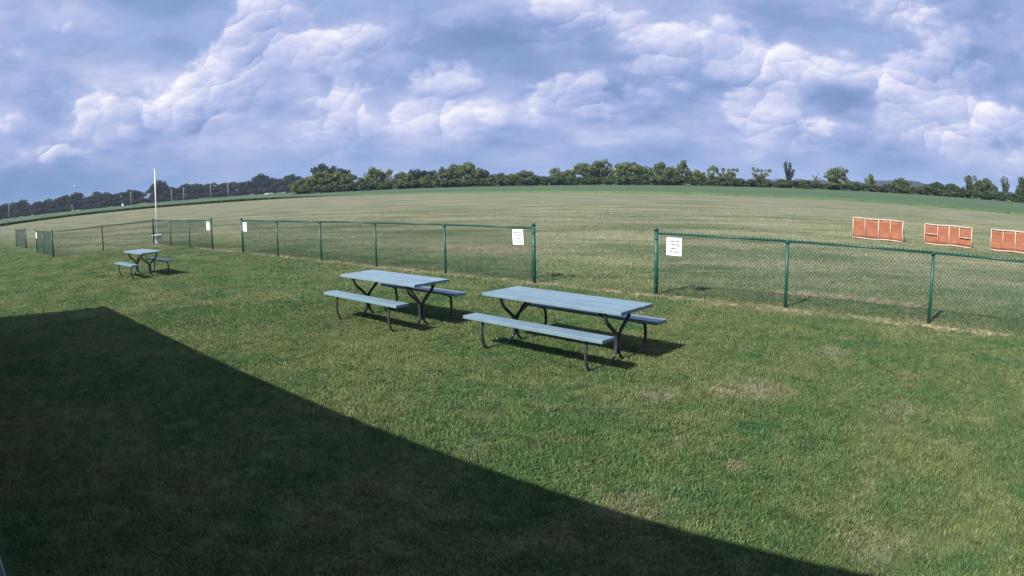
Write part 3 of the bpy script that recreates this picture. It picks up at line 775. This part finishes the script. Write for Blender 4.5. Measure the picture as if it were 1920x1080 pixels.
tree('vase', 'leaf_dark', 4, 24.26, 286, 10.9, 8.6, 'tall ragged dark tree with upright limbs, alone in the hedgerow', G_H)
tree('dead', 'leaf_dark', 3, 26.68, 286, 6.8, 5.2, 'small nearly bare dying tree between the ragged and the round tree', G_H)
tree('round', 'leaf_yellow', 8, 28.64, 286, 9.9, 12.9, 'broad round yellow-green tree standing alone in the hedgerow', G_H)
for i, (a, h, w, k) in enumerate([(31.61, 7.4, 5.8, 'tall'), (34.42, 6.8, 8.2, 'round'), (36.62, 4.9, 7.3, 'round'), (37.84, 6.2, 8.3, 'round'), (39.07, 5.9, 8.3, 'round')]):
    tree(k, 'leaf_green' if i < 2 else 'leaf_hedge', i + 3, a, 287 + i, h, w, L_P, G_H)
for i, (a, h, w, k) in enumerate([(40.91, 9.5, 9.0, 'tall'), (42.3, 9.0, 10.0, 'round'), (44.0, 9.7, 7.5, 'vase'), (45.6, 10.4, 8.0, 'tall'), (47.5, 9.5, 10, 'round'), (49.8, 10, 9, 'tall')]):
    tree(k, 'leaf_hedge', i + 2, a, 286 + i, h, w, 'tree of the taller group closing the hedgerow past the last barrier', G_H)
i = 0; a = -0.6
while a < 52:
    rng = random.Random(i * 3 + 5); tree('bush', 'leaf_hedge', i, a, 281 + rng.uniform(0, 5), rng.uniform(3.0, 4.4) * (1.0 if a > 19 else 1.15), rng.uniform(6.5, 8.5), 'low dense shrub at the foot of the hedgerow beyond the crop', 'hedgerow undergrowth', 'shrub'); i += 1; a += rng.uniform(.62, .85)
MT = [(-16.19, 13.9, 12.2, 'round', 'leaf_dark', 318), (-14.57, 11.2, 10.7, 'round', 'leaf_dark', 318), (-15.3, 12.4, 10.0, 'tall', 'leaf_dark', 322), (-17.6, 8.0, 11.0, 'round', 'leaf_green', 300), (-18.3, 5.6, 8.0, 'bush', 'leaf_yellow', 292), (-16.4, 10.0, 11.5, 'round', 'leaf_yellow', 298), (-15.0, 9.6, 11.6, 'round', 'leaf_yellow', 299), (-13.9, 8.2, 9.0, 'round', 'leaf_green', 301), (-12.74, 6.4, 8.5, 'round', 'leaf_green', 300), (-11.74, 10.6, 10.2, 'round', 'leaf_yellow', 300), (-10.54, 9.2, 7.0, 'tall', 'leaf_yellow', 300), (-9.73, 5.4, 9.7, 'bush', 'leaf_green', 296), (-9.16, 8.1, 9.6, 'round', 'leaf_green', 303), (-7.95, 9.1, 11.5, 'round', 'leaf_dark', 312), (-6.90, 8.4, 9.7, 'round', 'leaf_dark', 314), (-7.2, 6.4, 8, 'round', 'leaf_green', 300), (-5.5, 10.4, 11.6, 'open', 'leaf_green', 300), (-5.3, 9.4, 12.0, 'round', 'leaf_green', 302), (-3.61, 11.4, 13.5, 'round', 'leaf_green', 300), (-2.5, 8.2, 9.6, 'round', 'leaf_hedge', 302), (-.96, 6.3, 11.0, 'round', 'leaf_hedge', 304), (-1.9, 6.2, 9, 'round', 'leaf_dark', 312)]
LM = {'leaf_dark': 'dark tree looming behind the sunlit trees of the rounded clump', 'leaf_yellow': 'sunlit yellow-green tree in the rounded clump beside the far wood', 'leaf_green': 'mid-green tree in the clump where the crop meets the mown field', 'leaf_hedge': 'low dull green tree joining the clump to the hedgerow'}
for i, (a, h, w, k, lf, d) in enumerate(MT): tree(k, lf, i, a, d, h, w, LM[lf], G_M, 'shrub' if k == 'bush' else 'tree')
for i in range(24):
    rng = random.Random(i + 90); tree('bush', 'leaf_hedge', i, -18.2 + i * .73, 288 + rng.uniform(0, 6), rng.uniform(3.0, 4.6), rng.uniform(6.5, 9), 'low shrub along the foot of the rounded tree clump', 'clump undergrowth', 'shrub')
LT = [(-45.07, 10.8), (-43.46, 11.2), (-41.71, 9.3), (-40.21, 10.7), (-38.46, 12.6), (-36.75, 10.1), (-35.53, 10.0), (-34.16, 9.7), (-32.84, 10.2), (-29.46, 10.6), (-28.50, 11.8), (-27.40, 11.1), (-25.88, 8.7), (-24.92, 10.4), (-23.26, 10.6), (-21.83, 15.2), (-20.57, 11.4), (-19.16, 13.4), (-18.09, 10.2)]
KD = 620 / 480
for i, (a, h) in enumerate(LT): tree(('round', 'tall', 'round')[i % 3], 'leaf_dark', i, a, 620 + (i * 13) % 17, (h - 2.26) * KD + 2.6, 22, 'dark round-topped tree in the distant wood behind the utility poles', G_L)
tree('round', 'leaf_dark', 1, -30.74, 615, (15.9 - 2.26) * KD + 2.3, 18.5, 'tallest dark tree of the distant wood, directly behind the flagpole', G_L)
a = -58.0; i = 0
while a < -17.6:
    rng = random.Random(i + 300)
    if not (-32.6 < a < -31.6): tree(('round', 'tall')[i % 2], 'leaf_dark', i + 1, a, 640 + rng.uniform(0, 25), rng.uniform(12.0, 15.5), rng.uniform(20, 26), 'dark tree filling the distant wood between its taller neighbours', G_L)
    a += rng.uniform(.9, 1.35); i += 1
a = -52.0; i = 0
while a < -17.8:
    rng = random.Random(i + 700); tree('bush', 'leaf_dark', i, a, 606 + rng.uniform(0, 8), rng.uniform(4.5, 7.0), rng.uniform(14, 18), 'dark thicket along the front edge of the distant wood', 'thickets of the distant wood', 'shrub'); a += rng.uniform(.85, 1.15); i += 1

# weedy margin between mown field and crop, and one dark post in it
def weeds():
    mb = MB(); rng = random.Random(77)
    for i in range(9000):
        a = rng.uniform(-60, -13.0); r = interp(EDGE, a) + rng.uniform(-1.4, .6)
        h = rng.uniform(.25, .75) * min(1.0, max(.12, (-13.0 - a) / 10)); x, y = r * math.sin(R(a)), r * math.cos(R(a)); w = rng.uniform(.15, .35); t_ = rng.uniform(0, 3.14); c, s = math.cos(t_) * w, math.sin(t_) * w; lx, ly = rng.uniform(-.2, .2), rng.uniform(-.2, .2)
        mb.poly([(x - c, y - s, -.02), (x + c, y + s, -.02), (x + c * .6 + lx, y + s * .6 + ly, h), (x - c * .7 + lx, y - s * .7 + ly, h * .9)])
    tag(mb.build('weeds', M['weed']), 'dark strip of tall weeds along the mown field edge', kind='stuff')
weeds()

# ------------------------------------------------------------------ utility poles, cars on the far road, small far things
def utility_pole(az, d, h, label, arm=True):
    root = empty('utility_pole', (d * math.sin(R(az)), d * math.cos(R(az)), 0), R(20))
    mb = MB(); mb.tube([(0, 0, -.5), (0, 0, h)], [.30, .20], 8); mb.build('shaft', M['wood_pole'], root)
    if arm:
        mb = MB(); mb.box((0, -.22, h - .5), (2.4, .14, .16)); mb.build('crossarm', M['wood_pole'], root)
        for x in (-1.05, -.5, .5, 1.05): mb = MB(); mb.tube([(x, -.22, h - .44), (x, -.22, h - .22)], [.06, .05], 6); mb.build('insulator', M['trim'], root)
    tag(root, label, 'utility pole', 'utility poles along the far road')
POLES = [(-26.14, 17.6, 'tallest utility pole, topping the dark wood'), (-24.59, 12.4, None), (-28.55, 10.9, None), (-29.66, 9.8, None), (-33.33, 11.3, None), (-38.75, 6.0, 'short utility pole stub before the dark wood'), (-44.67, 11.5, None)]
for a, h, lb in POLES: utility_pole(a, 560, h, lb or 'grey wooden utility pole in front of the dark distant wood', h > 7)
root = empty('radio_mast', (900 * math.sin(R(-38.44)), 900 * math.cos(R(-38.44)), 0))
mb = MB()
for k in range(3):
    q = 2.09 * k; mb.tube([(1.1 * math.cos(q), 1.1 * math.sin(q), -.5), (.35 * math.cos(q), .35 * math.sin(q), 30.5)], .10, 5)
for z in range(2, 30, 2):
    for k in range(3):
        q, q2 = 2.09 * k, 2.09 * (k + 1); r_ = 1.1 - .75 * z / 30.5; mb.tube([(r_ * math.cos(q), r_ * math.sin(q), z), (r_ * math.cos(q2), r_ * math.sin(q2), z + 1.4)], .05, 4)
mb.build('lattice', M['wood_pole'], root)
mb = MB(); mb.tube([(0, 0, 28.2), (0, 0, 33.0)], [.75, .7], 10); mb.build('antenna_drum', M['car_silver'], root)
tag(root, 'mast head poking above the dark distant wood', 'mast')
def car(az, d, yaw, paint, label, van=False):
    root = empty('parked_car', (d * math.sin(R(az)), d * math.cos(R(az)), 0), yaw)
    hh = 1.85 if van else 1.45; mb = MB(); n = 0
    prof = [(-2.2, .35), (-2.25, .75), (-2.1, .95), (-1.2, 1.0), (1.9, 1.02), (2.15, .9), (2.2, .35)]
    for y in (-.85, .85): mb.v += [(x, y, z) for x, z in prof]
    k = len(prof); mb.f.append(tuple(range(k))); mb.f.append(tuple(range(2 * k - 1, k - 1, -1))); mb.smooth += [False, False]
    for i in range(k): j = (i + 1) % k; mb.f.append((i, i + k, j + k, j)); mb.smooth.append(False)
    mb.build('body', paint, root)
    gl = MB(); gl.hexa([(-1.25, -.78, .98), (1.85, -.78, .98), (1.85, .78, .98), (-1.25, .78, .98), (-.55, -.64, hh - .06), (1.4, -.64, hh - .06), (1.4, .64, hh - .06), (-.55, .64, hh - .06)]); gl.build('windows', M['glass'], root)
    rf = MB(); rf.chamfer_box((.42, 0, hh - .03), (2.1, 1.36, .08), .03); rf.build('roof', paint, root)
    wm = MB(); wm.tube([(0, -.11, 0), (0, .11, 0)], .33, 14); wme = wm.mesh('wheel', M['rubber'])
    for x in (-1.4, 1.4):
        for y in (-.78, .78): o = link(bpy.data.objects.new('wheel', wme), root); o.location = (x, y, .33)
    tag(root, label, 'car', 'cars on the far road')
    return root
car(-21.18, 545, R(12), M['car_white'], 'white car on the far road at the foot of the dark wood')
car(-22.5, 552, R(15), M['car_red'], 'faded red car on the far road near the white car')
car(-32.11, 560, R(30), M['car_silver'], 'silver van on the far road close to the flagpole', True)
p = Vector((171 * math.sin(R(-44.87)), 171 * math.cos(R(-44.87)), 0)); root = empty('marker_post', p)
mb = MB(); mb.tube([(0, 0, -.3), (0, 0, 1.15)], .16, 8); mb.build('shaft', M['tube'], root)
mb = MB(); mb.tube([(0, 0, 1.15), (0, 0, 1.25)], [.19, .10], 8); mb.build('cap', M['tube'], root)
tag(root, 'stout dark post at the weedy edge of the mown field', 'post')
p = Vector((552 * math.sin(R(-34.1)), 552 * math.cos(R(-34.1)), 0)); root = empty('roadside_cabinet', p)
mb = MB(); mb.chamfer_box((0, 0, 1.1), (1.3, .9, 2.2), .06); mb.build('housing', M['pole'], root)
mb = MB(); mb.box((0, 0, 2.24), (1.5, 1.1, .1)); mb.build('lid', M['trim'], root)
tag(root, 'small white roadside cabinet before the dark distant wood', 'cabinet')

# ------------------------------------------------------------------ grass blades on the lawn (uncountable: one object)
def tuft_mesh(seed, blades, spread, h):
    rng = random.Random(seed); mb = MB()
    for _ in range(blades):
        a = rng.uniform(0, 6.28); r = spread * rng.random() ** .5; x, y = r * math.cos(a), r * math.sin(a)
        t_ = rng.uniform(0, 6.28); w = rng.uniform(.0022, .0045) * (spread / .08) ** .6; c, s = math.cos(t_) * w, math.sin(t_) * w
        le = rng.uniform(.5, 1.0) * h; bend = rng.uniform(.1, 1.0) * le; ba = rng.uniform(0, 6.28); bx, by = math.cos(ba) * bend, math.sin(ba) * bend
        b = len(mb.v)
        mb.v += [(x - c, y - s, -.008), (x + c, y + s, -.008), (x + c * .8 + bx * .35, y + s * .8 + by * .35, le * .6), (x - c * .8 + bx * .35, y - s * .8 + by * .35, le * .6), (x + bx, y + by, le * .85)]
        mb.f += [(b, b + 1, b + 2, b + 3), (b + 3, b + 2, b + 4)]; mb.smooth += [True, True]
    return mb.mesh('grass_tuft', M['blade'])
def lawn_grass():
    rng = np.random.default_rng(5)
    def pts(n, r0, r1, amax=66, p=1.0):
        u = rng.random(n); r = (r0 ** p + (r1 ** p - r0 ** p) * u) ** (1 / p); a = np.radians(rng.uniform(-amax, amax, n))
        return np.stack([r * np.sin(a), r * np.cos(a), np.zeros(n)], 1)
    near = pts(52000, 1.7, 14.0, p=1.5); far = pts(60000, 11.0, 62.0, 60, p=1.1); far = far[rng.random(len(far)) < np.clip((66 - np.hypot(far[:, 0], far[:, 1])) / 40, 0, 1)]
    keep = lambda P: P[(P[:, 0] * N.x + P[:, 1] * N.y) > -.1]
    near, far = keep(near), keep(far)
    src = []
    tc = bpy.data.collections.new('grass_tuft_sources')
    for k in range(6):
        o = bpy.data.objects.new('grass_tuft', tuft_mesh(k, 22, .085, .040) if k < 3 else tuft_mesh(k, 26, .20, .050)); tc.objects.link(o); src.append(o)
    co = np.concatenate([near, far]).astype('f'); n = len(co)
    me = bpy.data.meshes.new('lawn_grass'); me.vertices.add(n); me.vertices.foreach_set('co', co.ravel())
    at = me.attributes.new('pick', 'INT', 'POINT'); at.data.foreach_set('value', np.concatenate([rng.integers(0, 3, len(near)), rng.integers(3, 6, len(far))]).astype('i'))
    at = me.attributes.new('turn', 'FLOAT', 'POINT'); at.data.foreach_set('value', (rng.random(n) * 6.283).astype('f'))
    at = me.attributes.new('size', 'FLOAT', 'POINT'); at.data.foreach_set('value', rng.uniform(.7, 1.3, n).astype('f'))
    ob = link(bpy.data.objects.new('lawn_grass', me))
    g = bpy.data.node_groups.new('scatter_tufts', 'GeometryNodeTree')
    g.interface.new_socket('Geometry', in_out='INPUT', socket_type='NodeSocketGeometry'); g.interface.new_socket('Geometry', in_out='OUTPUT', socket_type='NodeSocketGeometry')
    gi, go = g.nodes.new('NodeGroupInput'), g.nodes.new('NodeGroupOutput')
    ip = g.nodes.new('GeometryNodeInstanceOnPoints'); ci = g.nodes.new('GeometryNodeCollectionInfo')
    ci.inputs['Collection'].default_value = tc; ci.inputs['Separate Children'].default_value = True; ci.inputs['Reset Children'].default_value = True
    def named(nm, ty):
        q = g.nodes.new('GeometryNodeInputNamedAttribute'); q.data_type = ty; q.inputs['Name'].default_value = nm; return q.outputs['Attribute']
    mp = g.nodes.new('GeometryNodeMeshToPoints'); g.links.new(gi.outputs[0], mp.inputs['Mesh'])
    g.links.new(mp.outputs[0], ip.inputs['Points']); g.links.new(ci.outputs[0], ip.inputs['Instance'])
    ip.inputs['Pick Instance'].default_value = True; g.links.new(named('pick', 'INT'), ip.inputs['Instance Index'])
    cx = g.nodes.new('ShaderNodeCombineXYZ'); g.links.new(named('turn', 'FLOAT'), cx.inputs[2]); g.links.new(cx.outputs[0], ip.inputs['Rotation'])
    g.links.new(named('size', 'FLOAT'), ip.inputs['Scale']); g.links.new(ip.outputs[0], go.inputs[0])
    md = ob.modifiers.new('scatter', 'NODES'); md.node_group = g
    tag(ob, 'short mown grass blades covering the lawn', kind='stuff')
lawn_grass()

# ------------------------------------------------------------------ summer haze
def haze():
    mb = MB(); mb.box((0, 0, 22), (5400, 5400, 46)); m, t, b = material('haze_air'); t.n.remove(b)
    v = t.new('ShaderNodeVolumePrincipled'); v.inputs['Color'].default_value = (0.62, 0.74, 1.0, 1); v.inputs['Density'].default_value = 0.00013; v.inputs['Anisotropy'].default_value = 0.0
    t.l.new(v.outputs[0], t.n['Material Output'].inputs['Volume'])
    tag(mb.build('haze', m), 'thin blue summer haze over the fields', kind='stuff')
haze()
